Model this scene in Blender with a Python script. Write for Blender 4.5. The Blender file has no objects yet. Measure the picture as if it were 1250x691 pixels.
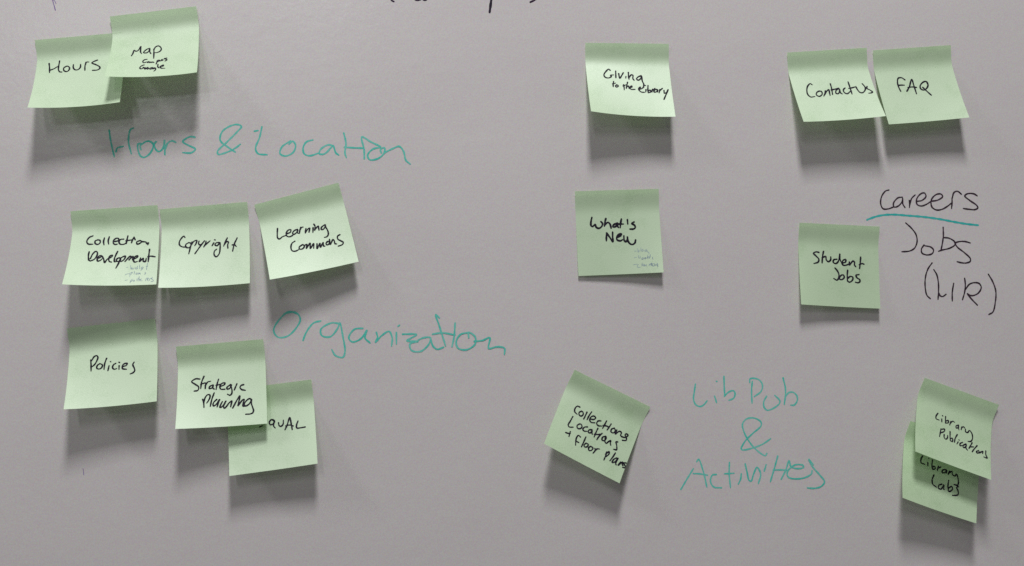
import bpy, math, random
from mathutils import Vector, Matrix

# ------------------------------------------------------------------ scene, camera, light
scene = bpy.context.scene
col = scene.collection
MM = 0.001
HEIGHT = 1.5            # the middle of the view is 1.5 m above the floor; board face is the plane y = 0

CAM = dict(f=1234.959, D=0.91076, rt=[0.997743, -0.06715, -2e-06], up=[-0.001979, -0.029432, 0.999565], fw=[0.067121, 0.997309, 0.029498])
cd = bpy.data.cameras.new('camera'); cam = bpy.data.objects.new('camera', cd); col.objects.link(cam)
cd.sensor_fit = 'HORIZONTAL'; cd.sensor_width = 36.0; cd.lens = 36.0 * CAM['f'] / 1250.0
cd.clip_start = 0.01; cd.clip_end = 100
m = Matrix.Identity(4)
for i in range(3):
    m[i][0] = CAM['rt'][i]; m[i][1] = CAM['up'][i]; m[i][2] = -CAM['fw'][i]
m[0][3] = 0.0; m[1][3] = -CAM['D']; m[2][3] = HEIGHT
cam.matrix_world = m
scene.camera = cam

world = bpy.data.worlds.new('World'); scene.world = world; world.use_nodes = True
bg = world.node_tree.nodes['Background']; bg.inputs[0].default_value = (0.98, 1.0, 0.99, 1); bg.inputs[1].default_value = 0.125

def ceiling_lamp(x, y, power, sx=0.18, sy=0.80, z=3.5, rot=0.0):
    l = bpy.data.lights.new('ceiling_tube', 'AREA'); l.shape = 'RECTANGLE'; l.size = sx; l.size_y = sy
    l.energy = power; l.color = (0.965, 1.0, 0.99)
    o = bpy.data.objects.new('ceiling_tube', l); col.objects.link(o); o.location = (x, y, z); o.rotation_euler = (0, 0, rot)
    return o
ceiling_lamp(0.04, -1.18, 50.0, 0.28, 0.55)     # tube almost above the writer, throws the long shadows straight down
ceiling_lamp(-2.60, -1.10, 26.0, 0.28, 0.60)    # its neighbour to the left, throws the faint slanting shadows
ceiling_lamp(-0.70, -3.60, 31.0, 0.30, 1.70)                # second row, throws the short dark shadows
ceiling_lamp(-2.50, -6.70, 56.0, 1.0, 1.7)                # third row, the one the glossy board mirrors at its upper left

scene.view_settings.view_transform = 'Standard'; scene.view_settings.look = 'None'
scene.view_settings.exposure = 0.0; scene.view_settings.gamma = 1.0
scene.cycles.use_denoising = False
scene.cycles.max_bounces = 6

# ------------------------------------------------------------------ materials
def new_mat(name):
    mt = bpy.data.materials.new(name); mt.use_nodes = True
    nt = mt.node_tree; nt.nodes.clear()
    out = nt.nodes.new('ShaderNodeOutputMaterial')
    return mt, nt, out
def node(nt, kind, **inp):
    n = nt.nodes.new(kind)
    for k, v in inp.items():
        key = k.replace('_', ' ')
        n.inputs[key].default_value = v
    return n
def ramp(nt, fac, stops):
    r = nt.nodes.new('ShaderNodeValToRGB'); nt.links.new(fac, r.inputs[0])
    el = r.color_ramp.elements
    while len(el) < len(stops): el.new(0.5)
    for e, (p, c) in zip(el, stops): e.position = p; e.color = c if len(c) == 4 else (*c, 1)
    return r

def board_material():
    mt, nt, out = new_mat('glossy_white_board_paint')
    p = nt.nodes.new('ShaderNodeBsdfPrincipled'); nt.links.new(p.outputs[0], out.inputs[0])
    g = nt.nodes.new('ShaderNodeNewGeometry')
    a = node(nt, 'ShaderNodeTexNoise', Scale=3.0, Detail=3.0, Roughness=0.6); nt.links.new(g.outputs['Position'], a.inputs['Vector'])
    # old eraser wipes (long faint streaks) and a fine fleck in the paint
    mp = nt.nodes.new('ShaderNodeMapping'); nt.links.new(g.outputs['Position'], mp.inputs['Vector'])
    mp.inputs['Rotation'].default_value = (0, math.radians(24), 0); mp.inputs['Scale'].default_value = (3.0, 1.0, 9.0)
    wn = node(nt, 'ShaderNodeTexNoise', Scale=1.0, Detail=5.0, Roughness=0.62, Distortion=0.5); nt.links.new(mp.outputs[0], wn.inputs['Vector'])
    fl = node(nt, 'ShaderNodeTexNoise', Scale=820.0, Detail=1.0); nt.links.new(g.outputs['Position'], fl.inputs['Vector'])
    def mix(kind, fac, c1, c2):
        n = nt.nodes.new('ShaderNodeMix'); n.data_type = 'RGBA'; n.blend_type = kind; n.inputs[0].default_value = fac
        nt.links.new(c1, n.inputs[6]); nt.links.new(c2, n.inputs[7]); return n.outputs[2]
    r = ramp(nt, a.outputs[0], [(0.3, (0.590, 0.534, 0.541)), (0.7, (0.612, 0.558, 0.564))])
    w = ramp(nt, wn.outputs[0], [(0.36, (0.982, 0.982, 0.985)), (0.62, (1.0, 1.0, 1.0))])
    c0 = mix('MULTIPLY', 1.0, r.outputs[0], w.outputs[0])
    c0 = mix('OVERLAY', 0.24, c0, fl.outputs[1])
    nt.links.new(c0, p.inputs['Base Color'])
    rg = ramp(nt, wn.outputs[0], [(0.3, (0.20,) * 3), (0.7, (0.27,) * 3)]); nt.links.new(rg.outputs[0], p.inputs['Roughness'])
    # fine orange peel of the sprayed paint, over a very slow waviness of the sheet
    b = node(nt, 'ShaderNodeTexNoise', Scale=260.0, Detail=2.0); nt.links.new(g.outputs['Position'], b.inputs['Vector'])
    c = node(nt, 'ShaderNodeTexNoise', Scale=70.0, Detail=1.0); nt.links.new(g.outputs['Position'], c.inputs['Vector'])
    bu = node(nt, 'ShaderNodeBump', Strength=0.16, Distance=0.0004); nt.links.new(b.outputs[0], bu.inputs['Height'])
    bv = node(nt, 'ShaderNodeBump', Strength=0.16, Distance=0.0008); nt.links.new(c.outputs[0], bv.inputs['Height'])
    nt.links.new(bu.outputs[0], bv.inputs['Normal']); nt.links.new(bv.outputs[0], p.inputs['Normal'])
    return mt

def paper_material():
    mt, nt, out = new_mat('green_note_paper')
    g = nt.nodes.new('ShaderNodeNewGeometry')
    n1 = node(nt, 'ShaderNodeTexNoise', Scale=900.0, Detail=3.0); nt.links.new(g.outputs['Position'], n1.inputs['Vector'])
    n2 = node(nt, 'ShaderNodeTexNoise', Scale=45.0, Detail=2.0); nt.links.new(g.outputs['Position'], n2.inputs['Vector'])
    mx = nt.nodes.new('ShaderNodeMath'); mx.operation = 'ADD'
    nt.links.new(n1.outputs[0], mx.inputs[0]); nt.links.new(n2.outputs[0], mx.inputs[1])
    r = ramp(nt, mx.outputs[0], [(0.72, (0.455, 0.61, 0.365)), (1.28, (0.55, 0.69, 0.455))])
    p = nt.nodes.new('ShaderNodeBsdfPrincipled'); p.inputs['Roughness'].default_value = 0.58
    p.inputs['Specular IOR Level'].default_value = 1.0; p.inputs['IOR'].default_value = 2.0
    nt.links.new(r.outputs[0], p.inputs['Base Color'])
    t = nt.nodes.new('ShaderNodeBsdfTranslucent'); t.inputs[0].default_value = (0.40, 0.72, 0.28, 1)
    ms = nt.nodes.new('ShaderNodeMixShader'); ms.inputs[0].default_value = 0.20
    nt.links.new(p.outputs[0], ms.inputs[1]); nt.links.new(t.outputs[0], ms.inputs[2]); nt.links.new(ms.outputs[0], out.inputs[0])
    bu = node(nt, 'ShaderNodeBump', Strength=0.25, Distance=0.0002); nt.links.new(n1.outputs[0], bu.inputs['Height'])
    nt.links.new(bu.outputs[0], p.inputs['Normal'])
    return mt

def ink_material(name, full, thin, scale=700.0, lo=0.35, hi=0.75, rough=0.45):
    """ink that lies thick or thin: the streaks come from a noise over the surface"""
    mt, nt, out = new_mat(name)
    g = nt.nodes.new('ShaderNodeNewGeometry')
    n1 = node(nt, 'ShaderNodeTexNoise', Scale=scale, Detail=2.0); nt.links.new(g.outputs['Position'], n1.inputs['Vector'])
    n2 = node(nt, 'ShaderNodeTexNoise', Scale=60.0, Detail=1.0); nt.links.new(g.outputs['Position'], n2.inputs['Vector'])
    mx = nt.nodes.new('ShaderNodeMath'); mx.operation = 'MULTIPLY_ADD'; mx.inputs[1].default_value = 0.5
    nt.links.new(n1.outputs[0], mx.inputs[0])
    hf = nt.nodes.new('ShaderNodeMath'); hf.operation = 'MULTIPLY'; hf.inputs[1].default_value = 0.5
    nt.links.new(n2.outputs[0], hf.inputs[0]); nt.links.new(hf.outputs[0], mx.inputs[2])
    r = ramp(nt, mx.outputs[0], [(lo, full), (hi, thin)])
    p = nt.nodes.new('ShaderNodeBsdfPrincipled'); p.inputs['Roughness'].default_value = rough; p.inputs['Specular IOR Level'].default_value = 0.1
    nt.links.new(r.outputs[0], p.inputs['Base Color']); nt.links.new(p.outputs[0], out.inputs[0])
    return mt

BOARD = board_material()
PAPER = paper_material()
INK = {
    'black': ink_material('black_felt_pen_ink', (0.006, 0.004, 0.010), (0.03, 0.022, 0.04), rough=0.6),
    'pen': ink_material('blue_ballpoint_ink', (0.12, 0.16, 0.26), (0.34, 0.42, 0.44), lo=0.3, hi=0.6, rough=0.6),
    'green': ink_material('teal_dry_marker_ink', (0.045, 0.47, 0.39), (0.24, 0.57, 0.51)),
    'underline': ink_material('dark_teal_dry_marker_ink', (0.022, 0.36, 0.34), (0.09, 0.46, 0.44)),
    'board_black': ink_material('black_dry_marker_ink', (0.016, 0.008, 0.014), (0.075, 0.045, 0.065)),
    'violet_black': ink_material('violet_black_dry_marker_ink', (0.018, 0.006, 0.022), (0.06, 0.03, 0.07)),
    'violet': ink_material('violet_dry_marker_ink', (0.13, 0.06, 0.28), (0.30, 0.2, 0.45)),
}

# ------------------------------------------------------------------ traced handwriting (millimetres) and note poses
NOTES = {
 'hours': dict(p=[-359.4216, 239.7563, 0.1083, 26.9137, 24.2759, 0.9941, 0.9989, -0.0038], bow=2.0, base=0, words=[
  ('written_word', 'black', 1.31, '10.54,22.25 11.36,27.46 11.9,33;12.65,29.95 15.34,28.81 17.96,26.75;19.48,20.54 19.07,27.33 19.35,30.62 20.6,32.9 22.38,33.27;25.73,27.11 23.74,28.74 23.98,31.56 26.23,33.19 28.22,32 28.54,28.79 26.43,27 24.72,27.74;31.78,25.93 31.87,29.15 33.48,31.81 35.97,32.08 37.92,29.81 38.02,26.16;42.53,24.56 41.95,28.88 42.19,33.32;42.3,26.63 42.87,24.42 45.01,24.48;52.41,23.22 49.61,24.27 47.71,25.69 51.26,28.1 54.62,30.78 55.1,32.68 53.07,34.29 48.82,34.25'),
 ]),
 'map': dict(p=[-294.7782, 261.5116, 0.1413, 32.4232, 26.4355, 0.9935, 0.9999, -0.0149], bow=2.0, base=1.5, words=[
  ('written_word', 'black', 1.31, '18.29,45.33 19.28,42.14 19.92,38 20.93,39.1 22.22,39.58 23.8,38.19 25.43,33.99 25.56,38.1 25.67,40.97 26.68,43.35;33.24,37.27 31.37,37.94 29.38,39.88 28.26,41.95 29.15,42.71 31.24,42.65 32.8,40.65 33.28,37.9 33.62,41.71 34.71,44.38;36.92,38.72 37.26,43.46 37.52,50.83;37,40.29 38.29,36.45 40.57,35.37 42.57,37.08 43.42,39.97 42.4,42.31 40.14,43.55 38.03,43.57'),
  ('written_word', 'black', 1.28, '31.85,51.44 29.81,51.86 28.56,54.39 29.51,55.82 31.71,55.05;33.33,54.57 32.56,55.28 32.84,56.17 34.01,55.3 34.4,55.02 34.71,56.38;35.1,56.09 35.67,55.36 36.37,56.37 36.93,55.51 38.03,56.44;41.02,54.52 40.55,56.75 40.2,58.81;40.63,54.93 41.8,53.77 42.59,54.92 41.12,56.03;42.85,53.79 43.14,55.12 44.37,54.64 44.77,53.08 45.09,54.87 45.99,53.89;48.62,52.03 46.54,52.49 47.85,53.32 48.96,54.32 47.57,55.73'),
  ('written_word', 'black', 1.28, '29.97,58.9 28.03,60.08 26.85,62.75 28.01,64.22 29.55,63.31 30.26,62.19 29.42,61.92;31.34,62.77 30.81,63.75 31.54,65.06 32.25,63.88 31.34,62.77;33.37,62.62 32.76,63.58 33.6,65.24 34.31,64.07 33.37,62.62;36.3,63.25 35.35,64.17 35.87,65.46 37.21,64.36 37.27,62.67 37.71,65.44;38.99,63.54 38.22,64.13 38.72,65.2 39.85,63.97 40.35,66.06 39.92,67.37 39.18,68.32;41.76,59.2 41.91,62.87 42.97,64.34;43.86,62.45 46.45,60.8 46.35,62.43 44.1,62.81 44.87,64.9 48.02,65.46'),
 ]),
 'colldev': dict(p=[-326.9407, 89.0662, 0.0798, 28.2436, 19.1914, 0.9846, 0.9988, 0.0021], bow=1.25, base=0, words=[
  ('written_word', 'black', 1.45, '18.24,23.69 15.19,25.14 13.48,29.26 15.16,31.93 18.83,32.33;23.23,28.25 20.82,28.92 20.84,31.44 22.94,32.85 25.04,31.31 24.68,28.77 22.5,27.95;28.39,26.55 27.98,30.25 28.61,33.63;32.58,25.78 31.95,29.7 32.57,33.22;36.83,30.87 40.32,30.29 40.9,28.29 38.74,27.72 36.6,29.62 36.59,32.5 38.11,33.85 39.85,33.71;45.2,29.01 42.38,29.22 41.33,31.59 42.69,33.91 46.21,33.98 47.55,32.85;48.73,26.03 48.1,30.04 47.75,33.68;47.43,30.81 50.95,30.41 52.51,30.2;54.23,27.66 52.94,30.39 52.17,33.18;54.03,28.05 55.36,30.41;58.83,31.63 56.75,32.69 57.21,34.75 58.97,34.47 61,32.6 59.54,31.53 57.78,31.96;61.01,32.6 62.8,32.89 64.96,33.54 65.52,34.95 66.91,34.24 66.49,36.06'),
  ('written_word', 'black', 1.45, '16.64,40.04 16.45,44.07 17.35,48.77 18.61,49.88;18.45,47.25 19.97,42.37 22.2,39.9 23.56,41.01 23.65,44.38 21.61,48.3 18.61,49.88;24.23,47.48 26.58,46.35 27.39,44.55 25.68,44.78 24.26,47.79 25.02,50.28 27.36,49.14 28.23,47.95;27.95,45.19 29.44,47.7 30.85,51.9 32.29,49.04 33.64,47.59;33.67,47.89 36.24,46.21 36.86,44.73 35.13,44.94 33.91,47.9 34.7,50.97 36.49,51.65;40.91,40.96 39.6,44.58 38.7,48.74 39.19,51.46 40.66,51.23;42.58,47.44 40.7,48.83 40.88,50.94 42.87,51.04 43.95,49 42.73,47.5;43.85,47.8 42.56,53.13 40.78,57.99;43.4,48.37 46.24,46.44 47.73,46.23 47.4,48.59 45.12,51.15 43.12,51.05;47.89,51.59 49.92,48.73 52.01,46.48 52.81,47.12 51.28,50.29;51.26,49.99 54.3,46.91 54.02,50.14;54.75,49.89 58.13,47.73 58.3,46.57 56.32,47.03 54.75,49.89 56.2,52.63 58.41,52.16;60.96,48.79 60.18,52.27 63.25,49.23 63.43,52.17 65.22,52.57 65.78,49.39;68.22,40.8 67.89,46.31 67.66,53.02;67.22,48.02 69.47,47.58 73.32,48.43'),
  ('pen_list_item', 'pen', 0.53, '49.56,57.69 50.83,57.5;52.7,55.62 53.04,57.73 53.71,59.56 54.33,58.63 53.23,57.87;54.47,58.22 54.68,59.48 55.72,59.41 55.98,58.29;58.13,57.99 57.12,58.56 57.55,59.63 58.71,58.85 58.79,56.57 58.94,59.57;60.57,55.42 60.55,57.7 60.86,59.59;63.02,57.84 62.02,58.61 62.27,59.66 63.46,59.11 63.72,57.88 63.16,59.92 61.86,61.3;67.21,54.57 66.86,57.44 66.73,60.94;66.17,57.61 67.63,57.28'),
  ('pen_list_item', 'pen', 0.53, '49.16,65.14 50.64,64.34 52.18,64.2;52.84,63.8 53.11,65.71 53.15,67.39;52.86,64.02 53.83,63.21 54.94,62.85 54.28,64.49 53.12,65.08;56.71,62.3 56.49,64.8;58.88,63.45 58.06,64.03 58.32,65.09 59.3,64.3 59.63,65.03;60.11,63.51 60.4,65.06 61.17,63.76 61.97,65.14;66.03,63.4 65.55,63.99 66.37,64.79 65.22,65.3'),
  ('pen_list_item', 'pen', 0.53, '49.54,71.08 51.52,70.29;54.33,71.02 54.1,72.28 53.87,73.54;54.26,71.02 55.36,70.21 55.4,71.48 54.42,72.08;56.88,70.7 56.26,71.51 57.01,72.17 57.62,71.35 56.78,70.69;59.54,69.54 59.38,71.84;61.11,67.52 60.48,70.42 60.42,71.88;60.93,69.6 61.48,70.05 61.46,71.93;63.03,69.91 62.21,70.5 62.66,71.77 63.86,71.61;66.66,71.95 67.02,69.89 67.83,69.1;67.96,70.77 69.15,69.58 68.43,69.13 68.16,71.19 69.08,71.87;69.94,71.7 70.16,70.05 71.52,69.5;72.25,68.92 71.57,70.13 72.87,71.24 73.29,72.38 71.42,73.02'),
 ]),
 'copy': dict(p=[-250.3383, 91.2905, 0.0942, 21.0195, 15.0747, 1.0025, 1.0013, -0.008], bow=1.75, base=0, words=[
  ('written_word', 'black', 1.31, '20.16,27.41 19.23,25.98 17.13,27.93 15.44,31.36 15.85,34.57 18.34,36.37 21.83,36.65;23.53,32.6 21.09,34.21 21.13,36.83 23.59,37.59 25.31,35.75 25.29,33.38 23.18,32.57;26.34,32.29 24.99,37.3 23.69,43.53;25.66,34.99 28.09,31.66 30.34,31.07 29.86,33.78 28.68,36.03;32.32,32.03 31.98,34.35 33.04,35.62 34.8,34.99;37.05,32.06 33.75,36.47 28.92,43.78;38.32,32.56 37.97,34.87 36.43,37.87;37.26,36.61 39.73,34.25 41.85,32.48;45.03,34.72 43.6,37.32;45.61,31.89 46.46,32.12;49.63,34.75 47.15,34.91 46.08,36.76 47.84,37.7 49.83,35.54 50.34,34.81 50.44,40.28 49.58,45.66 47.12,48.18 45.36,46.07 45.71,42.58 47.48,40.95;56.77,31.12 54.94,34.84 53.5,38.6;54.22,37.11 56.36,34.58 57.64,35.09 57.04,37.76 57.16,40.88;65.3,31.93 62.73,37.51 61.24,43.99;60.95,38.12 63.07,38.32 64.47,40.01'),
 ]),
 'learn': dict(p=[-168.189, 95.8999, 0.2683, 21.6391, 12.5838, 1.0078, 1.0012, -0.0014], bow=0.75, base=0, words=[
  ('written_word', 'black', 1.38, '14.35,26.35 13.27,31.04 12.82,35.53 14.02,36.96 17.18,35.5 20.9,35.04;21.15,33.7 24.57,33 25.37,30.75 23.22,30.55 20.96,32.81 21.05,36.16 23.4,37.24 26.88,36.14;31,31.93 28.34,32.41 26.28,34.31 26.93,35.9 29.68,34.85 31.26,32.41 30.37,35.05 31.26,36.12;34.16,30.77 32.84,33.68 31.95,36.31;33.14,32.95 34.81,31.2 36.29,31.13;38.43,33.21 37.69,35.04 37.07,37.33;37.37,36.59 40.08,34.08 41.63,33.69 40.28,37.4;44.62,34.12 43.55,38.55;46,31.09 46.55,33.03 45.49,36.96;45.89,36.1 49.32,33.81 49.25,35.82 49.19,37.83;54.34,34.4 51.84,35.73 51.22,37.58 52.82,38.02 55.13,35.83 55.41,33.89 55.4,36.31 56.38,40.22 56.18,43.81 54.44,45.76 52.24,45.81'),
  ('written_word', 'black', 1.38, '26.71,42.71 23.94,44.03 22.32,47.77 22.63,51.19 24.91,52.47 28.24,51.84;32.22,47.93 29.45,49.26 29.08,51.23 31.47,51.87 33.63,49.96 32.64,47.63 31.12,48.05;34.2,48.88 36.07,48.55 34.97,52.38 39.05,48.12 38.26,53.25 41.93,49.31 41.18,53.78;44.81,50.08 44.01,54.77 47.3,50.34 47.01,54.18 50.21,50.3 49.83,53.86 50.86,54.14;54.15,50.55 52.45,51.72 52.82,53.44 55.12,52.84 55.27,50.44 53.46,50.37;56.16,48.66 55.78,53.82 59.04,49.84 59.83,51.27 59.94,54.13 61.26,54.72;65.77,46.83 63.5,47.82 63.26,50.57 65.34,52.75 67.07,54.83 65.96,56.54 62.19,57.15'),
 ]),
 'policies': dict(p=[-328.7399, -13.553, 0.1132, 23.3683, 18.3851, 0.9948, 0.9985, 0.0015], bow=1.75, base=0, words=[
  ('written_word', 'black', 1.38, '18.56,30.79 19.05,35.83 19.3,41.23;19.29,31.64 21.39,28.06 23.47,27.31 24.57,28.82 23.96,31.8 22.01,35.4 20.21,37.11;26.52,35.15 24.47,36.44 24.02,39.07 26,40.06 28.04,39.14 28.64,36.54 26.37,34.98;32.1,30.85 30.69,35.25 30.19,40.91;34.39,37.96 33.57,42.44;35.41,34.12 35.91,34.56;40.14,36.35 38.07,37.63 37.45,40.21 38.89,41.75 40.96,41.38;43,38.96 42.94,42.37;42.79,35.67 43.29,36.04;45.82,40.05 48.95,39.43 49.98,37.74 47.52,37.6 45.8,39.29 46.07,41.98 49.38,42.98;55.81,37.22 54.7,39.21 56.03,42.78 56.42,45.11 55.05,46.84 52.62,47.68'),
 ]),
 'strat': dict(p=[-234.8487, -29.6518, 0.0853, 21.5703, 14.6212, 0.9972, 0.9992, 0.0083], bow=1.0, base=1.2, words=[
  ('written_word', 'black', 1.38, '18.76,30.95 15.38,30.43 11.9,32.78 14.74,35.29 17.92,38.19 17.26,41.15 14.14,41.66;22.41,28.78 20.47,33.88 19.68,39.84;19.64,35.85 23.13,34.86;23.98,34.93 23.53,40.16;23.51,37.52 25.6,34.32 28.05,33.78;29.82,37.31 27.36,38.59 27.02,40.44 29.47,39.9 30.51,37.36 30.17,40.33 31.22,41.17;34.97,32.51 33.68,36.88 32.83,41.67;32.98,37.95 36.49,37.12;36.13,39.33 40.01,37.8 40.37,36.34 37.9,36.5 36.13,38.96 36.82,41.63 40.33,42.08;44.22,38.9 42.09,40.58 42.44,42.11 44.55,41.54 45.98,38.68 44.94,38.22 46.3,42.44 46.26,46.15 44.85,47.89 42.41,46.72;50.73,37.98 49.48,40.85 48.39,43.5;56.58,39.23 54.44,39.79 53.35,41.55 54.74,43.53 57.89,44.54'),
  ('written_word', 'black', 1.38, '21.47,49.76 22.28,52.14 22.52,54.68 22.69,57.43;22.48,52.36 23.77,48.04 25.68,45.87 27.44,46.22 27.65,48.34 26.33,51.39 25,53.39;31.21,44.64 29.41,49.74 27.95,56.76;33.31,50.88 31.19,52.81 30.24,55.25 30.84,56.55 32.75,55.44 35.83,51.08 34.68,54.33 33.74,57.61;38.17,53.14 36.82,55.75 36.06,58.2 37.42,58.1 39.35,55.95 41.21,52.76 39.92,55.57 39.16,58.02 39.94,59.33 41.48,57.99 44.01,54.65 46.16,53.16 45.76,55.62 45.17,58.49;46.92,59.67 48.68,56.27 51.46,51.31 53.05,49.15 52.62,52.44 51.4,57.95 52.78,56.19 55.36,53.09 56.74,52.58 55.91,56.04 55.69,58.71 57.06,58.82;62.82,53.1 61.26,52.34 58.48,54.18 56.67,57.34 57.65,58.67 60.39,57.65 62.39,54.92 63.02,53.11 62.77,56.2 63.88,60.43 64.63,63.39 63.82,65.38 61.47,66.22 57.96,66.14'),
 ]),
 'aqual': dict(p=[-192.8544, -68.5487, 0.1252, 16.0914, 17.5148, 1.0016, 1.0018, -0.0069], bow=0.75, base=0, words=[
  ('written_word', 'black', 1.38, '27.65,36.11 29.97,35.4;40.21,32.6 38.15,31 36.1,33.15 36.84,35.45 39.36,35.06 40.71,32.67 39.22,31.14 37.41,31.49;40.15,33.7 39.62,36.93 40.95,38.95;44.05,34.6 44.47,37.23 46,38.18 47.88,36.6 48.44,32.99;49.4,41.59 51.39,37.82 54.13,31.41 55.04,36.85 55.65,42.46;50.29,38.4 53.54,37.96 56.7,39.29;61.08,35.47 59.58,38.95 59.8,41.56 63.02,41.79 67.19,41.64'),
 ]),
 'giving': dict(p=[128.2364, 246.1626, 0.0049, 24.0015, 18.8259, 1.0142, 1.0012, 0.0096], bow=2.0, base=0, words=[
  ('written_word', 'black', 1.38, '21.83,25.96 20.59,24.64 17.77,27.42 15.77,31.13 16.89,33.84 19.82,34.36 22.33,32.72 21.92,31.37 24.57,30.83;26.78,26.55 26.4,33.94;29.31,29.35 29.87,34.28 32,31.07 33.58,28.18;35.62,32.32 35.32,34.11;38.23,27.81 38.05,31.81 38.21,35.19;38.34,33.58 40.62,30.42 42.08,30.83 41.78,34.39 42.74,36.14;49.51,31.12 46.78,32.49 45.1,34.75 46.47,36.05 48.87,34.22 49.85,31.55 50.12,36.86 51.15,40.4 50.6,43.8'),
  ('written_word', 'black', 1.31, '23.97,38.12 23.32,41.34 23.08,44.12;22.61,40.93 25.45,39.88;26.49,41.66 25.4,43.08 26.02,44.43 27.86,42.96 26.64,41.65;32.76,41.4 32.96,44.11 32.84,47.12;32.11,42.79 35.22,41.31;36.58,38.56 35.47,42.65 34.86,45.39;35.2,44.02 36.96,42.59 37.45,45.47;38.27,44.54 40.22,43.56 39.95,42.5 38.29,44.35 38.87,46.14 42.58,46.19'),
  ('written_word', 'black', 1.38, '50.63,43.54 48.99,45.1 46.71,45.7 47.9,43.34 46.45,44.54 46.24,46.8 48.26,48.99 50.83,49.19;52.6,46.19 52.12,48.89;52.06,41.72 52.66,41.71;54.89,41.67 54.36,45.7 54.26,49.74;54.44,47.94 56.28,46.55 56.85,48.34 54.48,49.73;58.59,45.62 57.77,48.77;58.09,46.97 60.91,44.69;62.31,45.57 59.95,46.94 59.77,48.74 62.04,48.26 63.01,46 62.96,48.7;65.23,45.98 64.13,49.58;64.72,47.33 67.59,44.61;68.85,46.85 68.89,49.99 70.83,49.09;72.64,45.94 70.22,51.35 67.8,56.78'),
 ]),
 'new': dict(p=[118.381, 110.2519, 0.0368, 2.1854, 6.336, 1.0123, 1.0157, 0.0016], bow=0.3, base=0, words=[
  ('written_word', 'black', 1.72, '14.58,23.89 13.68,27.19 13.49,31.25 14.93,32.04 17.24,30.27 17.87,32.5 20.02,33.91 22.67,32.66 23.93,29.74 22.55,27.84;27.12,25.39 26.23,28.33 25.52,32.02;25.87,30.91 28.8,28.79 30.58,30.33 31.49,34.06;36.91,29.79 33.87,31.18 33.04,32.86 35.26,32.93 37.61,30.56 37.3,29.43 37.49,32.78 38.18,33.77;41.2,26.21 40.25,29.9 39.65,33.97;38.35,30.58 42.8,30.73;46.59,26.9 46.73,30.86;52.55,29.18 50.39,30.46 52.75,32.17 53.38,34.06 51.8,35.5 48.46,35.53'),
  ('written_word', 'black', 1.72, '27.19,38.36 26.8,41.68 26.6,45.38;27.19,38.36 29.93,42.53 32.31,46.32 32.41,41.88 32.62,37.81;36.96,42.41 40,41.03 40.45,39.56 37.82,40.22 36.05,42.75 36.45,44.99 39.36,45.83 41.26,44.79;42.56,41.49 42.7,45.59 44.11,46.75 45.71,44.58 45.72,41.98 45.99,46.08 47.68,48.74 49.85,49.56 52.15,48.17 52.9,45.59'),
  ('pen_list_item', 'pen', 0.53, '51.41,55.56 53.24,55.64;54.42,53.6 54.34,56.37;54.38,55.68 55.56,55.27 55.25,56.41 54.32,56.6;57.24,52.56 57.02,56.02;58.36,54.45 57.83,55.59 58.95,56.01 59.4,54.73 58.36,54.45;62,54.83 60.58,55.47 60.77,56.17 62.16,55.86 62.46,54.85 62.81,56.49 64.12,57.47 64.02,58.86'),
  ('pen_list_item', 'pen', 0.53, '50.81,61.54 52.88,61.4;54.67,59.86 54.81,61.94 56.04,61.99;56.13,60.61 56.01,62.45;57.86,62.07 57.33,63.2 58.7,63.26 59,62.12 57.63,62.06;60.38,61.95 59.87,62.85 61,62.9 61.29,61.99 60.15,61.94;62.82,59.73 62.39,62.73;62.52,62.04 64.09,61.18 63.75,62.79;65.36,59.38 64.43,62.82;67.02,61.77 67.21,63.63'),
  ('pen_list_item', 'pen', 0.53, '49.72,67.95 52.95,67.4;54.07,67.68 52.83,69.24 53.67,70.43 55.5,70.28;57.56,66.68 56.92,69.42;58.63,67.65 57.65,68.76 58.98,69.28 59.52,67.92 59.64,69.54;61.24,68.23 60.37,68.88 61.23,69.62;64.08,67.89 63.29,69.48;63.79,68.81 65.96,67.05 65.38,68.88 65.1,69.56;66.83,67.65 66.04,69.14 67.59,69.81 68.71,68.11 67.29,67.58;69.98,68.17 68.97,69.51;70.71,67.5 71.33,68.46 70.37,69.11 71.44,70.09 70.7,70.75'),
 ]),
 'contact': dict(p=[316.0333, 240.4468, 0.0761, 22.3493, 22.6684, 0.9963, 1.0005, 0.0088], bow=1.25, base=0, words=[
  ('written_word', 'black', 1.38, '19.01,33.34 17.61,32.04 14.7,34.44 12.66,38.99 12.3,44.16 14.27,47.13 18.21,46.9;24.01,40.88 21.3,42.38 20.21,45.14 22.45,47 25.79,44.58 25.78,41.56 23.07,40.9;29.78,41.1 28.69,43.84 26.71,47.01;27.95,45.21 31.3,41.21 33.18,39.94 32.99,43.69 32.73,46.78;36.31,33.64 36.19,38.76 35.33,45.75;35.34,40.57 39,39.91 42.78,38.8;43.05,39.29 39.79,41.38 38.96,44.61 40.73,45.23 42.82,42.56 43.42,40.26 43.24,44.49 44.44,45.81;48.86,39.29 46.86,41.01 46.78,44.3 49.05,45.92 52.81,43.4;53.45,32.64 53.53,39.21 53.44,46.79;52.16,40.04 56.19,39.44 59.36,38.58'),
  ('written_word', 'black', 1.38, '59.31,38.77 59.97,42.62 61.47,45.63 63.67,46.03 66.75,43.26 67.64,40 66.08,35.77;69.78,39.25 68.82,41.35 71.24,43.71 72.9,46.01 71.43,47.12 69.11,47.16'),
 ]),
 'faq': dict(p=[397.4243, 243.8839, 0.0833, 15.7353, 17.294, 0.9882, 1.0013, 0.0061], bow=0.5, base=0, words=[
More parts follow.
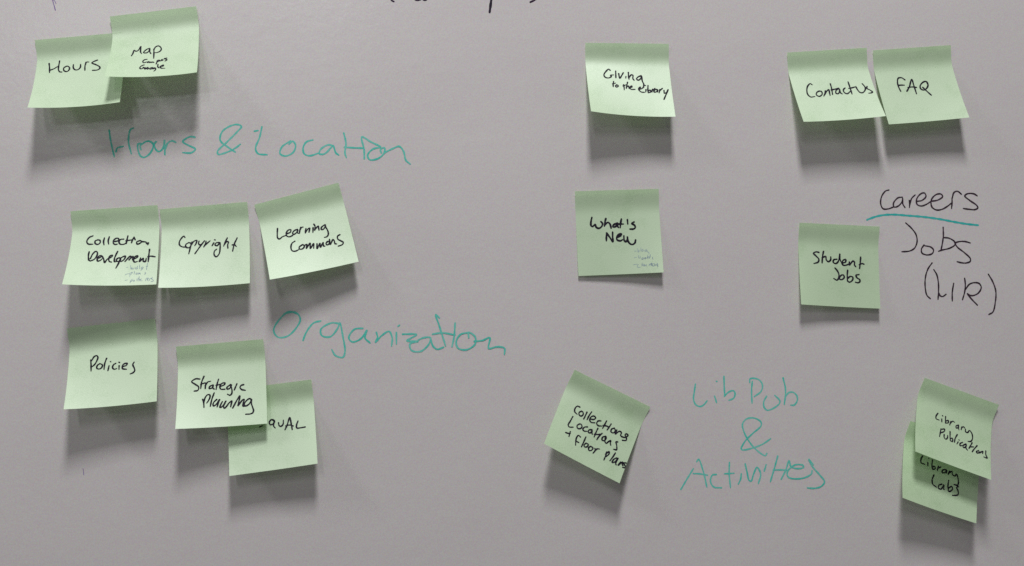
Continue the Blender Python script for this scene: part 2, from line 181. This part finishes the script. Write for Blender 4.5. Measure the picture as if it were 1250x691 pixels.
  ('written_word', 'black', 1.45, '27.15,30.38 24.54,28.01 21.31,28.19 19.52,32.39 19.44,37.6 20.32,42.03;19.74,35.71 22.29,35.65 25.41,35.89;26.13,42.5 29.65,37.97 33.73,30.46 34.24,37.03 34.6,45.83;28.27,38.74 31.93,38.33 36.31,39.21;47.78,36.83 46.6,33.66 43.16,34.69 40.12,37.95 39.97,41 42.34,42.52 45.49,41.03 47.79,37.7 47.66,34.18 45.48,33.39;42.28,39.7 44.81,43.61 48.08,48.49'),
 ]),
 'student': dict(p=[326.2567, 82.914, -0.0414, 9.3878, 6.138, 0.997, 1.0076, 0.0058], bow=0.75, base=0, words=[
  ('written_word', 'black', 1.52, '19.26,26.49 16.94,26.07 14.18,27.5 16.43,29.92 19.06,32.86 18.19,35.58 14.23,37.07;23.73,25.36 22.66,30.01 22.06,36.15;22.46,31.16 24.6,30.14 25.77,30.01 26.07,32.9 27.96,34.72 30.19,33.09 30.45,30.02;36.23,32.04 33.48,32.55 32.63,34.88 34.93,36.15 37.33,34.28 38.61,30.78 39.26,26.93 38.99,31.15 40.06,34.15;40.81,35.26 44.35,34.33 44.57,32.03 42.45,32.51 41.05,35.25 42.31,37.32 45.44,36.95 47.42,36.09;48.1,34.15 48.18,36.82 51.41,33.08 52.94,33.93 52.87,36.6 53.99,38.07;58.93,29.08 58.4,34.44 57.62,39.66;57.56,36.16 59.94,34.98 61.88,35.42'),
  ('written_word', 'black', 1.52, '34.17,40.3 36.28,42.72 37.72,46.08 37.19,49.91 35.56,51.51 32.72,50.13;40.84,46.31 38.42,48.33 38.34,50.46 40.68,50.65 42.72,48.5 42,46.48 39.66,46.59;46.22,41.86 45.68,46.46 45.73,51.78;45.81,49.49 48.61,47.46 50.93,48.11 50.45,50.8 47.64,52.83 45.72,51.78;56.89,45.33 54.13,46.06 54.83,48.31 57.5,50.09 57.44,51.99 55.45,53 53.28,52.57'),
 ]),
 'collloc': dict(p=[117.8576, -51.3544, -0.4562, 21.8009, 15.9979, 1.0114, 1.0027, 0.006], bow=0.5, base=0, words=[
  ('written_word', 'black', 1.38, '18.24,28.73 16,28.86 14.68,31.8 15.43,34.79 18.38,36.05;21.12,31.47 19.47,33.56 20.28,35.67 22.4,35.84 23.44,33.22 21.94,31.47 20.14,32.13;25.9,30.05 25.7,33.75 25.41,37.24;29.71,27.81 28.79,32.18 28.43,36.54;30.56,34.63 34.13,33.25 35.11,31.1 33.05,30.46 30.91,32.37 30.69,35.4 32.67,36.9 35.95,35.82;40.47,31.57 38.11,32.91 37.76,35.58 39.6,36.73 42.88,35.66;45.29,29.17 44.84,33.28 44.33,37.26;43.73,34.66 46.62,33.63 49.44,33.47;50.09,29.85 49.44,33.47 48.66,36.75;54.2,31.94 52.18,34.17 52.51,36.49 54.77,36.6 55.97,33.95 54.28,32.15;56.89,32.51 56.92,34.3 56.98,36.57 59.42,32.66 61.55,32.84 61.79,35.59 63.23,36.11 66.26,35.44 68.02,32.53 66.1,31.84 65.52,33.51 67.3,34.93 68.03,37.44 64.91,38.97'),
  ('written_word', 'black', 1.38, '15.47,39.81 14.89,44.74 14.37,49.22 15.98,50.23 19.15,48.82;23.58,43.19 22.05,45.64 23.28,47.77 25.79,46.81 26.44,44.22 24.69,42.87 23.13,43.5;31.1,42.43 28.77,43.86 28.06,46.31 29.68,47.31 32.17,46.29;35.77,42.8 33.49,44.37 33.47,46.46 35.45,46.28 36.38,43.32 36.7,45.23 37.63,46.58;40.4,39.22 40.15,43.49 40.02,48.1;39.35,45.71 42.19,44.52 44.33,43.03;45.58,41.58 43.89,45.73 43.16,49.23;49.27,42.63 47.26,44.86 47.57,47.18 49.69,46.93 50.63,44 49.7,42.65 50.78,47.62 52.26,48.28 53.76,45.72 55.22,44.17 55.67,46.41 56.67,47.96;61.5,42.29 60.11,42.98 61.86,45.8 62.96,49.33 60.4,50.19'),
  ('written_word', 'black', 1.38, '14.68,56.63 17.01,56.23 18.86,55.26;18.28,53.72 18.69,58.53'),
  ('written_word', 'black', 1.38, '28.5,53.99 26.26,53.49 25.46,56.82 26.97,63.1;25.88,59.51 28.87,59.36;33.12,51.61 32.83,56.73 32.52,61.86;35.29,56.71 34.09,58.98 35.08,60.54 37.15,59.47 37.41,56.86 35.29,56.71;39.78,57.71 38.92,59.8 39.99,61.56 41.77,60.81 42.58,57.93 40.07,57.39;44.37,57.43 45.22,59.05 44.32,62.13;45.01,59.57 46.43,56.79 48.42,55.95'),
  ('written_word', 'black', 1.38, '55.43,55.54 55.77,58.63 55.59,63.21;55.04,57.77 57.38,54.15 58.02,55.87 56.5,59.49;63.1,52.53 62.18,57.06 60.91,61.35;65.55,56.19 63.64,58.77 63.29,61.79 65.45,60.3 67.07,55.84 66.66,61.33 67.53,62.11;70.31,57.9 69.26,61.66 72.05,57.04 72.47,59.26 73.55,59.94;75.34,56.39 72.91,57.58 75.29,59.09 75.92,60.79 73.71,61.48'),
 ]),
 'libpub': dict(p=[442.5491, -59.8243, -0.3441, 24.4066, 22.8818, 0.9873, 0.9965, -0.0017], bow=0.5, base=1.5, words=[
  ('written_word', 'black', 1.31, '21.5,27.88 19.86,31.44 20.05,33.91 23.16,34.27;25.77,32.21 25.97,35.08;26.16,28.69 26.59,28.79;29.39,28.35 29.51,32.09 29.72,34.96;29.74,32.85 32.39,31.45 32.54,33.5 29.72,34.96;34.89,31.37 34.08,35.29;34.6,33.16 36.91,30.38 38.61,30.85;42.89,32.22 40.5,33.93 40.79,35.92 42.64,34.82 42.92,32.63 43.13,35.91 43.6,36.83;46.26,32.66 45.79,35.77;46.01,34.01 47.89,32.06 49.19,32.85;50.08,33.78 50.23,36.24 52.32,36.31 54.25,33.51 56.91,36.31 57.4,41.16 55.62,44.32 53.15,45.06'),
  ('written_word', 'black', 1.31, '25.57,42.42 25.17,46.37 24.5,50.86;25.35,43.09 29.27,41.45 28.97,43.68 25.76,46.57;29.11,47.01 29.22,49.92 30.92,51.14 32.52,49.1 32.67,46.52;34.87,41.9 35.09,46.87 35.48,50.95;35.42,48.86 37.46,47.68 37.56,51.01 35.48,50.95;42.22,42.12 40.32,46.61 39.64,51.08;43.33,49.29 42.16,51.82;44.08,46.9 44.33,46.98;47.85,48.03 45.43,50.19 45.32,52.33 47.54,51.51;51.19,48.47 48.36,51.2 48.82,53.13 51.26,50.96 51.62,48.73 51.29,52.64 52.81,54.17;57.3,44.97 55.36,49.45 54.18,51.99;54.96,50.02 58.66,48.66;62.31,46.06 59.52,50.44 57.52,54.11;63.67,50.59 61.64,52.59 62.47,53.55 64.52,51.96 63.83,50.36;64.69,52.57 68.2,49.77 67.83,52;71.06,48.31 71.12,52.05 72.38,54.94 69.09,55.14'),
 ]),
 'liblab': dict(p=[429.2345, -99.594, -0.2969, 23.0592, 17.0547, 0.9948, 0.9957, -0.0044], bow=1.0, base=0, words=[
  ('written_word', 'black', 1.38, '19.24,28.32 17.74,32.4 18.37,35.42 22.1,35.7;24.83,33.42 25.04,36.16;25.14,28.93 25.56,29.04;29.2,29.3 28.99,33.75 29.68,37.53;29.57,35.97 31.96,34.84 32.51,36.66 30.14,38.18;35.55,33.35 34.65,37.6;35.15,35.46 38.04,33.39;43.05,34.26 39.9,36 39.66,38.3 42.1,37.72 43.92,34.79 43.74,37.62;46.8,34.72 45.61,38.25;46.16,36.89 49.25,34.38 49.88,36.96 52.02,37.9 53.9,35.75 55.89,39.9 56.24,44.52 55.13,46.42'),
  ('written_word', 'black', 1.38, '31.71,43.11 30.32,47.68 30.97,52.25 34.81,53.98;39.99,49.45 37.19,51.5 36.92,54.35 39.42,54.37 42.08,49.6 41.88,53.61 43.13,53.62;46.68,43.85 46.2,49.13 46.88,53.65;46.75,51.33 49.91,48.79 50.87,50.86 48.14,54.05 46.63,53.73;52.22,46.12 55.11,46.04 56.64,46.76 54.83,48.09 56.7,51.46 56.47,54.67 51.2,56.89'),
 ]),
}
HEADINGS = [
 ('marker_heading', 'teal marker heading written below the two top left notes', [
  ('green', 1.5, '-295.17,161.04 -293.71,151.76 -290.5,137.62;-289.08,142.28 -287.99,145.43 -282.91,147;-274.26,163.39 -276.85,161.85 -278.44,151.93 -275.83,140.56;-267.6,144.37 -268.31,147.16 -267.31,149.38 -270.03,149.23 -270.33,145.74 -268.22,139.13 -265.14,137.41 -260.75,139.9 -257.4,145.18 -257.1,149.38 -260.19,151.79 -263.59,151.4 -266.97,148.92;-254.39,151.51 -255.97,149.74 -254.66,144.51 -251.92,142.79 -248.54,145.63 -247.24,152.64;-247.24,152.64 -246.85,147.4 -246.78,140.05;-246.48,144.95 -244.49,150.22 -240.75,152.36 -237.33,151.12;-220.83,155.87 -225.06,156.28 -231.29,151.89 -226.13,148.44 -220.39,145.35 -223.79,142.05 -231.2,141.97'),
  ('green', 1.5, '-185.46,143.04 -192.38,147.65 -198.73,153.43 -197.08,161.06 -190.81,165.83 -183.93,167.67 -180.24,165.96 -183.88,161.22 -193.56,151.15 -200.94,143.46 -200.34,140.89 -192.34,142.97 -185.49,146.55 -180.92,150.12'),
  ('green', 1.5, '-162.26,165.77 -164.35,156.06 -167.7,146.34 -165.51,141.85 -157.27,140.9;-168.82,161.82 -165.66,162.5;-138.29,150.54 -135.13,153.16 -132.56,149.96 -134.43,143.47 -141.4,139.91 -146.11,142.05 -144.63,147.88 -137.04,153.53;-117.3,154.66 -123.03,152.66 -125.8,147.45 -124.88,142.28 -120.4,140.39 -111.49,143.07;-99.39,149.68 -103.87,150.28 -110.23,146.32 -111.49,142.42 -107.02,142.21 -101.3,147.71 -99.39,149.68 -96.8,143.23 -94.23,141.31;-89.85,161.08 -87.88,151.76 -88.74,143.31 -87.43,139.04;-89.15,148.5 -80.81,147.94 -71.83,147.78;-71.53,138.3 -71.82,146.74 -73.8,157.77 -65.43,153.31 -57.05,149.5;-57.05,148.85 -64.12,146.82 -68.59,141.58 -66.65,137.44 -59.58,138.42 -53.81,143.68 -53.57,148.24 -57.04,146.9 -56.39,143.66;-53.56,143.82 -46.1,147.67 -40.3,149.69 -36.42,145.17 -34.46,137.38 -30.57,133.9'),
 ]),
 ('marker_heading', 'long teal marker heading to the right of the policies note', [
  ('green', 1.5, '-130.53,-0.62 -136.98,1.24 -145.22,-5.28 -150.66,-15.5 -146.95,-21.46 -138.68,-20.73 -130.45,-12.73 -127.36,-5.28 -131.45,0.31 -141.57,-0.62;-124.85,-24.47 -122.13,-17.4 -115.72,-9.02 -109.27,-7.16;-92.6,-9.59 -100.01,-9.03 -109.22,-14.62 -108.27,-20.21 -100.87,-21.16 -94.43,-13.7 -92.6,-9.03 -89.76,-21.18 -87.85,-34.25 -89.67,-39.46 -96.16,-37.95 -99.52,-32.72;-72.17,-13.72 -79.6,-14.65 -84.57,-22.12 -81.4,-25.86 -73.99,-23.07 -68.45,-15.6 -70.28,-22.14 -65.61,-26.82;-60.07,-17.48 -59.12,-22.16 -60.97,-26.27 -55.41,-20.29 -48.9,-16.56 -46.08,-22.18 -46.62,-29.67;-42.37,-17.5 -42.33,-27.81;-40.89,-11.88 -39.59,-10.94;-36.76,-19.01 -24.61,-19.4 -33.01,-25.02 -23.1,-25.41 -30.2,-27.83 -28.87,-33.46 -20.83,-34.42 -13.36,-27.87 -12.06,-22.24 -18.06,-22.23 -22.73,-24.1;-12.06,-22.24 -9.61,-29.75 -5.85,-32.58 -0.23,-30.71;-4.04,-4.39 -7.23,-1.57 -4.02,-11.91 1.65,-29.78;-10.19,-19.05 -1.19,-17.93 10.08,-19.83;10.07,-9.1 9.15,-21.33 7.28,-30.35;22.31,-17.59 14.79,-19.46 11.03,-26.04 12.92,-31.68 20.45,-33.02 27.98,-27.95 27.97,-21.36 22.31,-17.59 22.32,-22.29;27.41,-25.5 34.58,-24.76 41.18,-22.33 40.24,-31.75 47.8,-30.44 54.42,-31.78 54.42,-37.44'),
 ]),
 ('marker_heading', 'three line teal marker heading beside the tilted note at lower centre', [
  ('green', 1.42, '228.75,-64.93 227.62,-72.25 226.95,-78.5 228.93,-83.43 233.01,-85.24 236.66,-83.47 239.4,-80.18;246.44,-75.93 248.23,-81.75;248.17,-62.33 248.71,-62.6;255.22,-57.89 255.44,-67.03 255.84,-75.98;255.57,-75.8 259.97,-71.97 264.09,-71.1 265.44,-73.79 264.05,-77.82 259.65,-79.76'),
  ('green', 1.42, '281.54,-62.66 280.83,-71.63 281.21,-82.58;279.24,-63.55 279.45,-60.41 282.93,-59.8 287.97,-61.35 290.96,-65.85 289.72,-71.68 283.27,-76.58;294.74,-76.38 292.13,-81.12 292.37,-86.05 295.1,-88.94 300.62,-87.45 306.63,-83 307.11,-80.31 302.27,-75.34;310.31,-59.65 312.44,-69.1 312.39,-75.39 311.22,-83.93;312.38,-76.74 315.45,-73.16 319.59,-72.74 323.25,-76.35 323.21,-80.85 320.42,-84.43 317.19,-84.41'),
  ('green', 1.42, '294.59,-128.42 293.35,-130.43 289.09,-128.37 280.62,-120.54 273.99,-109.77 272.22,-101.41 275.91,-96.9 283.23,-96.12 289.31,-99.74 289.28,-103.32 281.91,-109.83 274.55,-116.92 270.85,-124.03 272.06,-124.99 280.6,-123.52 290.38,-120.03 298.35,-114.97'),
  ('green', 1.42, '214.92,-160 219.79,-152.01 226.48,-141.42;229.54,-135.29 231.36,-133.17 235.54,-143.89 238.85,-158.15;226.46,-145.92 231.9,-146.22 239.39,-147.48;247.63,-146.98 243.99,-147.53 242.14,-152.85 245.14,-158.22 252.4,-159.13;259.83,-136.06 259.52,-146.51 260.65,-158.99;255.15,-146.46 264.02,-145.97;270.7,-146.63 270.06,-151.38 267.96,-155.87;274.41,-137.75 276.18,-145.5 277.95,-152.65 279.77,-153.27 282.26,-146.75 285.35,-140.84 288.71,-146.82 286.46,-155.72;293.9,-138.54 292.02,-144.48;304.71,-130.9 301.82,-141 297.69,-154.06;300.58,-143.37 307.3,-143.44 313.41,-143.75;307.84,-151.79 312.19,-143.49 315.32,-135.17 317.11,-140.56 323.22,-142.41 328.74,-141.28 328.15,-139.48 322.02,-138.82 317.1,-141.16 313.39,-145.89 314.58,-150.08 320.69,-151.69 329.27,-150.83 336.05,-147.32 336.69,-144.35;337.97,-138.98 335.78,-136.57 333.72,-133.92 336.73,-140.16 344.03,-148.6 348.27,-154.62 345.16,-158.77 339,-160.49 332.26,-160.05'),
 ]),
 ('marker_heading', 'black marker writing beside the single note at right', [
  ('board_black', 1.39, '411.95,113.99 408.84,113.05 405.03,107.98 404.02,101.11 406.31,96.55 411,96.4 416.66,98.46;424.75,107.49 420.51,106.73 416.22,101.66 416.84,98.27 420.42,98.94 424.7,103.55 425.02,106.76 425.15,101.26 427.18,97.8;431.3,104.52 431.73,101.31 431.41,97.83;431.53,99.94 433.68,106.37 437.01,109.61;438.36,103.65 443.55,104.61 447.37,108.31 445.99,111.52 442.21,110.57 438.38,105.49 438.79,100.91 442.54,99.37 447.75,100.97 452.03,103.76;452.03,103.76 459.14,105.19 463.43,108.44 461.57,110.72 456.83,109.95 452.52,105.14 452.91,98.71 457.13,95.8 462.8,96.48 468.52,99.74 471.39,102.06;472.41,107.13 472.34,102.53 471.8,97.19;472.39,106.21 474.37,112.2 477.7,113.42 481.46,110.69;496.63,109.34 493.33,111.16 487.15,111.11 484.75,109.06 489.44,104.95 496.02,100.4 497.13,98.1 494.54,96.43 488.38,96.66 483.17,97.36'),
  ('board_black', 1.39, '427.74,83.45 433.33,78.44 437.49,72.51 438.35,66.11 435.93,60.15 431.19,57.39 423.67,56.63;444.9,62.94 442.5,59.26 442.93,55.61 447.62,53.79 452.82,55.19 453.99,58.4 451.48,61.13 445.84,62.3;463.51,79.53 463.6,71.73 462.36,63.47 461.16,58.43;463.86,70.08 469.05,69.47 474.21,66.28 474.65,63.53 469.88,60.3 462.29,58.43 458.69,57.23;489.35,65.16 484.15,66.51 478.47,66.3 475.14,64.91 476.51,61.7 484.01,55.77 489.15,50.74 489.11,47.99 484.83,46.41 480.1,46.77 476.52,47.67'),
  ('board_black', 1.39, '452.42,46.33 448.39,40.56 445.94,32.78 445.64,23.64 447.15,16.34 450.4,13.15;454.04,40.12 456.81,35.55 458.31,27.32 458.3,19.1 457.74,12.52;458.48,18.64 459.86,15.9 462.21,15.17 465.53,17.28;472.94,27.53 471.5,19.11 471.4,11.07;483.5,32.23 484.09,27.37 483.52,20.05 481.24,12.26;484.3,21.88 487.87,26.46 492.63,28.12 497.35,27.4 499.39,23.74 496.76,18.69 491.99,16.21 488.2,16.39 485.86,17.94 490.04,12.73 495.46,7.24;506.49,35.95 510.66,28.8 513.38,20.09 512.76,10 510.25,0.83 506.42,-1.46'),
 ]),
 ('marker_underline', 'teal line drawn under the top word at right', [
  ('underline', 1.9, '391.03,86.21 397.79,88.72 406.25,90.61 416.57,91.13 429.72,90.3 444.78,89.21 459.85,87.28 474.95,84.62 486.29,82.85 497.19,81.81'),
 ]),
 ('marker_heading', 'black letter tails of writing cut off at the top', [
  ('violet_black', 1.61, '-50.21,286.63 -48.5,283.22 -47.09,281.68 -45.67,280.99;-28.01,286.38 -25.87,282.84 -23.75,282.6 -21.62,283.21;-20.92,285.81 -19.07,283.12 -17.37,282.73 -15.67,283.91;78.05,282.99 81.5,284.8 86.97,288.1'),
  ('black', 2.34, '43.89,294.4 42.47,284.99 41.76,279.21 40.9,272.99'),
 ]),
 ('pen_mark', 'thin violet pen stroke at the top left', [
  ('violet', 0.73, '-346.08,280.63 -344.82,274.53 -343.58,270.06 -342.76,267.05'),
  ('violet', 0.51, '-345.65,277.78 -343.25,274.97 -342.28,272.94'),
 ]),
 ('pen_mark', 'tiny violet tick at the lower left', [
  ('violet', 0.51, '-313.99,-135.98 -313.26,-141.45'),
 ]),
]

# ------------------------------------------------------------------ helpers
def strokes(text):
    return [[tuple(float(c) for c in q.split(',')) for q in s.split(' ')] for s in text.split(';')]

def smooth(P, step=0.45):
    """centripetal Catmull-Rom through the points of one pen stroke"""
    P = [Vector(p) for p in P]
    if len(P) == 2:
        n = max(2, int((P[1] - P[0]).length / step))
        return [P[0].lerp(P[1], k / n) for k in range(n + 1)]
    Q = [2 * P[0] - P[1]] + P + [2 * P[-1] - P[-2]]
    out = []
    for i in range(1, len(Q) - 2):
        p0, p1, p2, p3 = Q[i-1], Q[i], Q[i+1], Q[i+2]
        L = (p2 - p1).length
        n = max(2, math.ceil(L / step))
        t0 = 0.0
        t1 = t0 + max(1e-3, (p1 - p0).length) ** 0.5
        t2 = t1 + max(1e-3, L) ** 0.5
        t3 = t2 + max(1e-3, (p3 - p2).length) ** 0.5
        for k in range(n):
            t = t1 + (t2 - t1) * k / n
            a1 = (t1-t)/(t1-t0)*p0 + (t-t0)/(t1-t0)*p1
            a2 = (t2-t)/(t2-t1)*p1 + (t-t1)/(t2-t1)*p2
            a3 = (t3-t)/(t3-t2)*p2 + (t-t2)/(t3-t2)*p3
            b1 = (t2-t)/(t2-t0)*a1 + (t-t0)/(t2-t0)*a2
            b2 = (t3-t)/(t3-t1)*a2 + (t-t1)/(t3-t1)*a3
            out.append((t2-t)/(t2-t1)*b1 + (t-t1)/(t2-t1)*b2)
    out.append(Q[-2])
    return out

def ink_mesh(name, text, width, place, seed):
    """one pen word as a thin layer of ink; place(x, y, lift) puts a point of the sheet into the world.
    The layer rises by microns along the stroke so that crossings never share a plane."""
    rnd = random.Random(seed)
    V, Fc = [], []
    lift = 0.00006
    for st in strokes(text):
        pl = smooth(st)
        n = len(pl)
        ph = rnd.random() * 6.28; fr = 0.25 + 0.2 * rnd.random()
        for i, p in enumerate(pl):
            a = pl[max(0, i - 1)]; b = pl[min(n - 1, i + 1)]
            t = b - a
            t = t.normalized() if t.length > 1e-6 else Vector((1, 0))
            nrm = Vector((-t.y, t.x))
            hw = 0.5 * width * (1.0 + 0.13 * math.sin(ph + i * fr) + rnd.uniform(-0.05, 0.05))
            hw *= 0.82 + 0.18 * min(1.0, (n - 1 - i) / 5.0)            # the pen lifts at the end
            if i == 0: c0 = (p, t, nrm, hw)
            V.append(place(*(p + nrm * hw), lift)); V.append(place(*(p - nrm * hw), lift))
            if i:
                k = len(V)
                Fc.append((k - 4, k - 2, k - 1, k - 3))
            lift += 1.5e-7
        # round ends
        first, last = len(V) - 2 * n, len(V) - 2
        for (p, t, nrm, hw, i0, i1, s) in ((*c0, first, first + 1, -1), (p, t, nrm, hw, last, last + 1, 1)):
            ids = [i0]
            for a in range(1, 6):
                an = math.pi / 2 - a * math.pi / 6
                q = p + nrm * (hw * math.sin(an)) + t * (s * hw * math.cos(an))
                V.append(place(*q, lift)); ids.append(len(V) - 1)
            ids.append(i1)
            Fc.append(tuple(ids) if s < 0 else tuple(reversed(ids)))
        lift += 1e-6
    me = bpy.data.meshes.new(name); me.from_pydata([tuple(v) for v in V], [], Fc); me.update()
    return me

def link(name, me, mat, parent=None):
    o = bpy.data.objects.new(name, me); col.objects.link(o)
    if mat: me.materials.append(mat)
    if parent: o.parent = parent
    return o

# ------------------------------------------------------------------ the whiteboard and the writing on it
def box_mesh(name, x0, x1, y0, y1, z0, z1, bev):
    import bmesh
    bm = bmesh.new(); bmesh.ops.create_cube(bm, size=1.0)
    for v in bm.verts:
        v.co = Vector((x0 + (v.co.x + .5) * (x1 - x0), y0 + (v.co.y + .5) * (y1 - y0), z0 + (v.co.z + .5) * (z1 - z0)))
    bmesh.ops.bevel(bm, geom=bm.edges[:], offset=bev, segments=2, affect='EDGES')
    me = bpy.data.meshes.new(name); bm.to_mesh(me); bm.free()
    return me
board = link('whiteboard', box_mesh('whiteboard', -1.2, 1.2, 0.0, 0.018, -0.62, 0.62, 0.002), BOARD)
board.location = (0, 0, HEIGHT)
board['label'] = 'glossy pale grey whiteboard with teal and black marker writing, behind all the sticky notes'
board['category'] = 'whiteboard'

def on_board(x, y, lift): return Vector((x * MM, -lift, y * MM))
seed = 1
for kind, label, words in HEADINGS:
    if len(words) > 1:
        h = bpy.data.objects.new(kind, None); col.objects.link(h); h.parent = board; h['label'] = label
        h.empty_display_size = 0.02
        for ink, wd, text in words:
            link('written_word', ink_mesh('written_word', text, wd, on_board, seed), INK[ink], h); seed += 1
    else:
        ink, wd, text = words[0]
        h = link(kind, ink_mesh(kind, text, wd, on_board, seed), INK[ink], board); seed += 1
        h['label'] = label

# ------------------------------------------------------------------ the sticky notes
SIDE = 76.0
LABELS = {
    'hours': 'green note reading Hours, tucked behind the Map note at top left',
    'map': 'pale green note reading Map, overlapping the Hours note',
    'colldev': 'green note reading Collection Development with a small blue pen list',
    'copy': 'green note reading Copyright between two others in the left row',
    'learn': 'green note reading Learning Commons, tilted counterclockwise at the end of its row',
    'policies': 'green note reading Policies below the Collection Development note',
    'strat': "green note reading Strategic Planning, lapping over another note's corner",
    'aqual': 'green note ending in QUAL, half covered by the Strategic Planning note',
    'giving': "pale green note reading Giving to the Library above the What's New note",
    'new': "flat green note reading What's New with a small blue pen list",
    'contact': 'pale green note reading Contact Us, slanting beside the FAQ note',
    'faq': 'green note reading FAQ at the top right',
    'student': 'nearly flat green note reading Student Jobs beside the black marker writing',
    'collloc': 'green note tilted clockwise reading Collections Locations + floor plans',
    'libpub': 'pale green tilted note reading Library Publications, stuck over another note',
    'liblab': 'green note reading Library Labs under the Library Publications note',
}
def profile(theta, n=77):
    """cumulative (down, out) along the sheet: flat glued strip, bend, then a lifted tail that curls on, the top edge sprung off by a millimetre"""
    d, h = [0.0], [0.0]; prev = -math.radians(8.0); ds = SIDE / (n - 1)
    for k in range(1, n):
        s = k * ds
        t = min(1.0, max(0.0, (s - 9.0) / 15.0)); t = t * t * (3 - 2 * t)
        q = min(1.0, max(0.0, (s - 18.0) / (SIDE - 18.0)))
        a = math.radians(theta) * (t + 0.5 * q) - math.radians(8.0) * (1 - t); am = 0.5 * (a + prev); prev = a
        d.append(d[-1] + math.cos(am) * ds); h.append(h[-1] + math.sin(am) * ds)
    low = min(h)
    return d, [x - low for x in h]

class Sheet:
    def __init__(self, p, bow, base, seed):
        self.p = p; self.base = base
        X, Z, r, tl, tr, sw, sh, sk = p
        rnd = random.Random(seed * 7 + 3)
        self.warp = (rnd.uniform(-0.5, 0.5), rnd.uniform(0, 6.28), rnd.uniform(3.0, 6.5), rnd.uniform(-0.5, 0.5))
        self.cols = []
        for i in range(77):
            f = i / 76.0
            self.cols.append(profile(tl * (1 - f) + tr * f - bow * 4 * f * (1 - f)))
    def point(self, u, s):
        X, Z, r, tl, tr, sw, sh, sk = self.p
        u0 = min(max(u, 0.0), SIDE); s0 = min(max(s, 0.0), SIDE)
        i = min(75, int(u0)); fu = u0 - i; k = min(75, int(s0)); fs = s0 - k
        def at(j, ch):
            c = self.cols[j][ch]; return c[k] + (c[k+1] - c[k]) * fs
        d = (at(i, 0) * (1 - fu) + at(i + 1, 0) * fu) * sh
        h = (at(i, 1) * (1 - fu) + at(i + 1, 1) * fu) * sh
        uu = u0 * sw
        wa, wp, wk, wc = self.warp                                  # small buckles, strongest at the free edge
        f = u0 / SIDE; g = s0 / SIDE
        h += (wa * math.sin(wp + wk * f + 2.0 * g) + wc * math.cos(3.0 * f - 4.0 * g + wp)) * g * g * min(1.0, h / 4.0)
        return Vector(((X + uu * math.cos(r) + d * math.sin(r + sk)) * MM, -(h + self.base + 0.08) * MM,
                       (Z + uu * math.sin(r) - d * math.cos(r + sk)) * MM))
    def place(self, u, s, lift):
        p = self.point(u, s)
        a = self.point(min(u + 1, SIDE), s) - self.point(max(u - 1, 0), s)
        b = self.point(u, min(s + 1, SIDE)) - self.point(u, max(s - 1, 0))
        n = a.cross(b)
        if n.y > 0: n = -n
        return p + n.normalized() * lift

def sticky_note(key):
    global seed
    d = NOTES[key]
    sh = Sheet(d['p'], d['bow'], d['base'], seed)
    org = sh.point(SIDE / 2, 0)
    NU, NS = 26, 52
    V = [sh.point(SIDE * i / NU, SIDE * j / NS) - org for j in range(NS + 1) for i in range(NU + 1)]
    Fc = [(j*(NU+1)+i, (j+1)*(NU+1)+i, (j+1)*(NU+1)+i+1, j*(NU+1)+i+1) for j in range(NS) for i in range(NU)]
    me = bpy.data.meshes.new('sticky_note'); me.from_pydata([tuple(v) for v in V], [], Fc); me.update()
    for pl in me.polygons: pl.use_smooth = True
    note = link('sticky_note', me, PAPER)
    note.location = org + Vector((0, 0, HEIGHT))
    note['label'] = LABELS[key]; note['category'] = 'sticky note'; note['group'] = 'green sticky notes on the whiteboard'
    for kind, ink, wd, text in d['words']:
        w = link(kind, ink_mesh(kind, text, wd, lambda u, s, l: sh.place(u, s, l) - org, seed), INK[ink], note); seed += 1
        if kind == 'pen_list_item': w['label'] = 'faint blue ballpoint list line'
for key in NOTES: sticky_note(key)
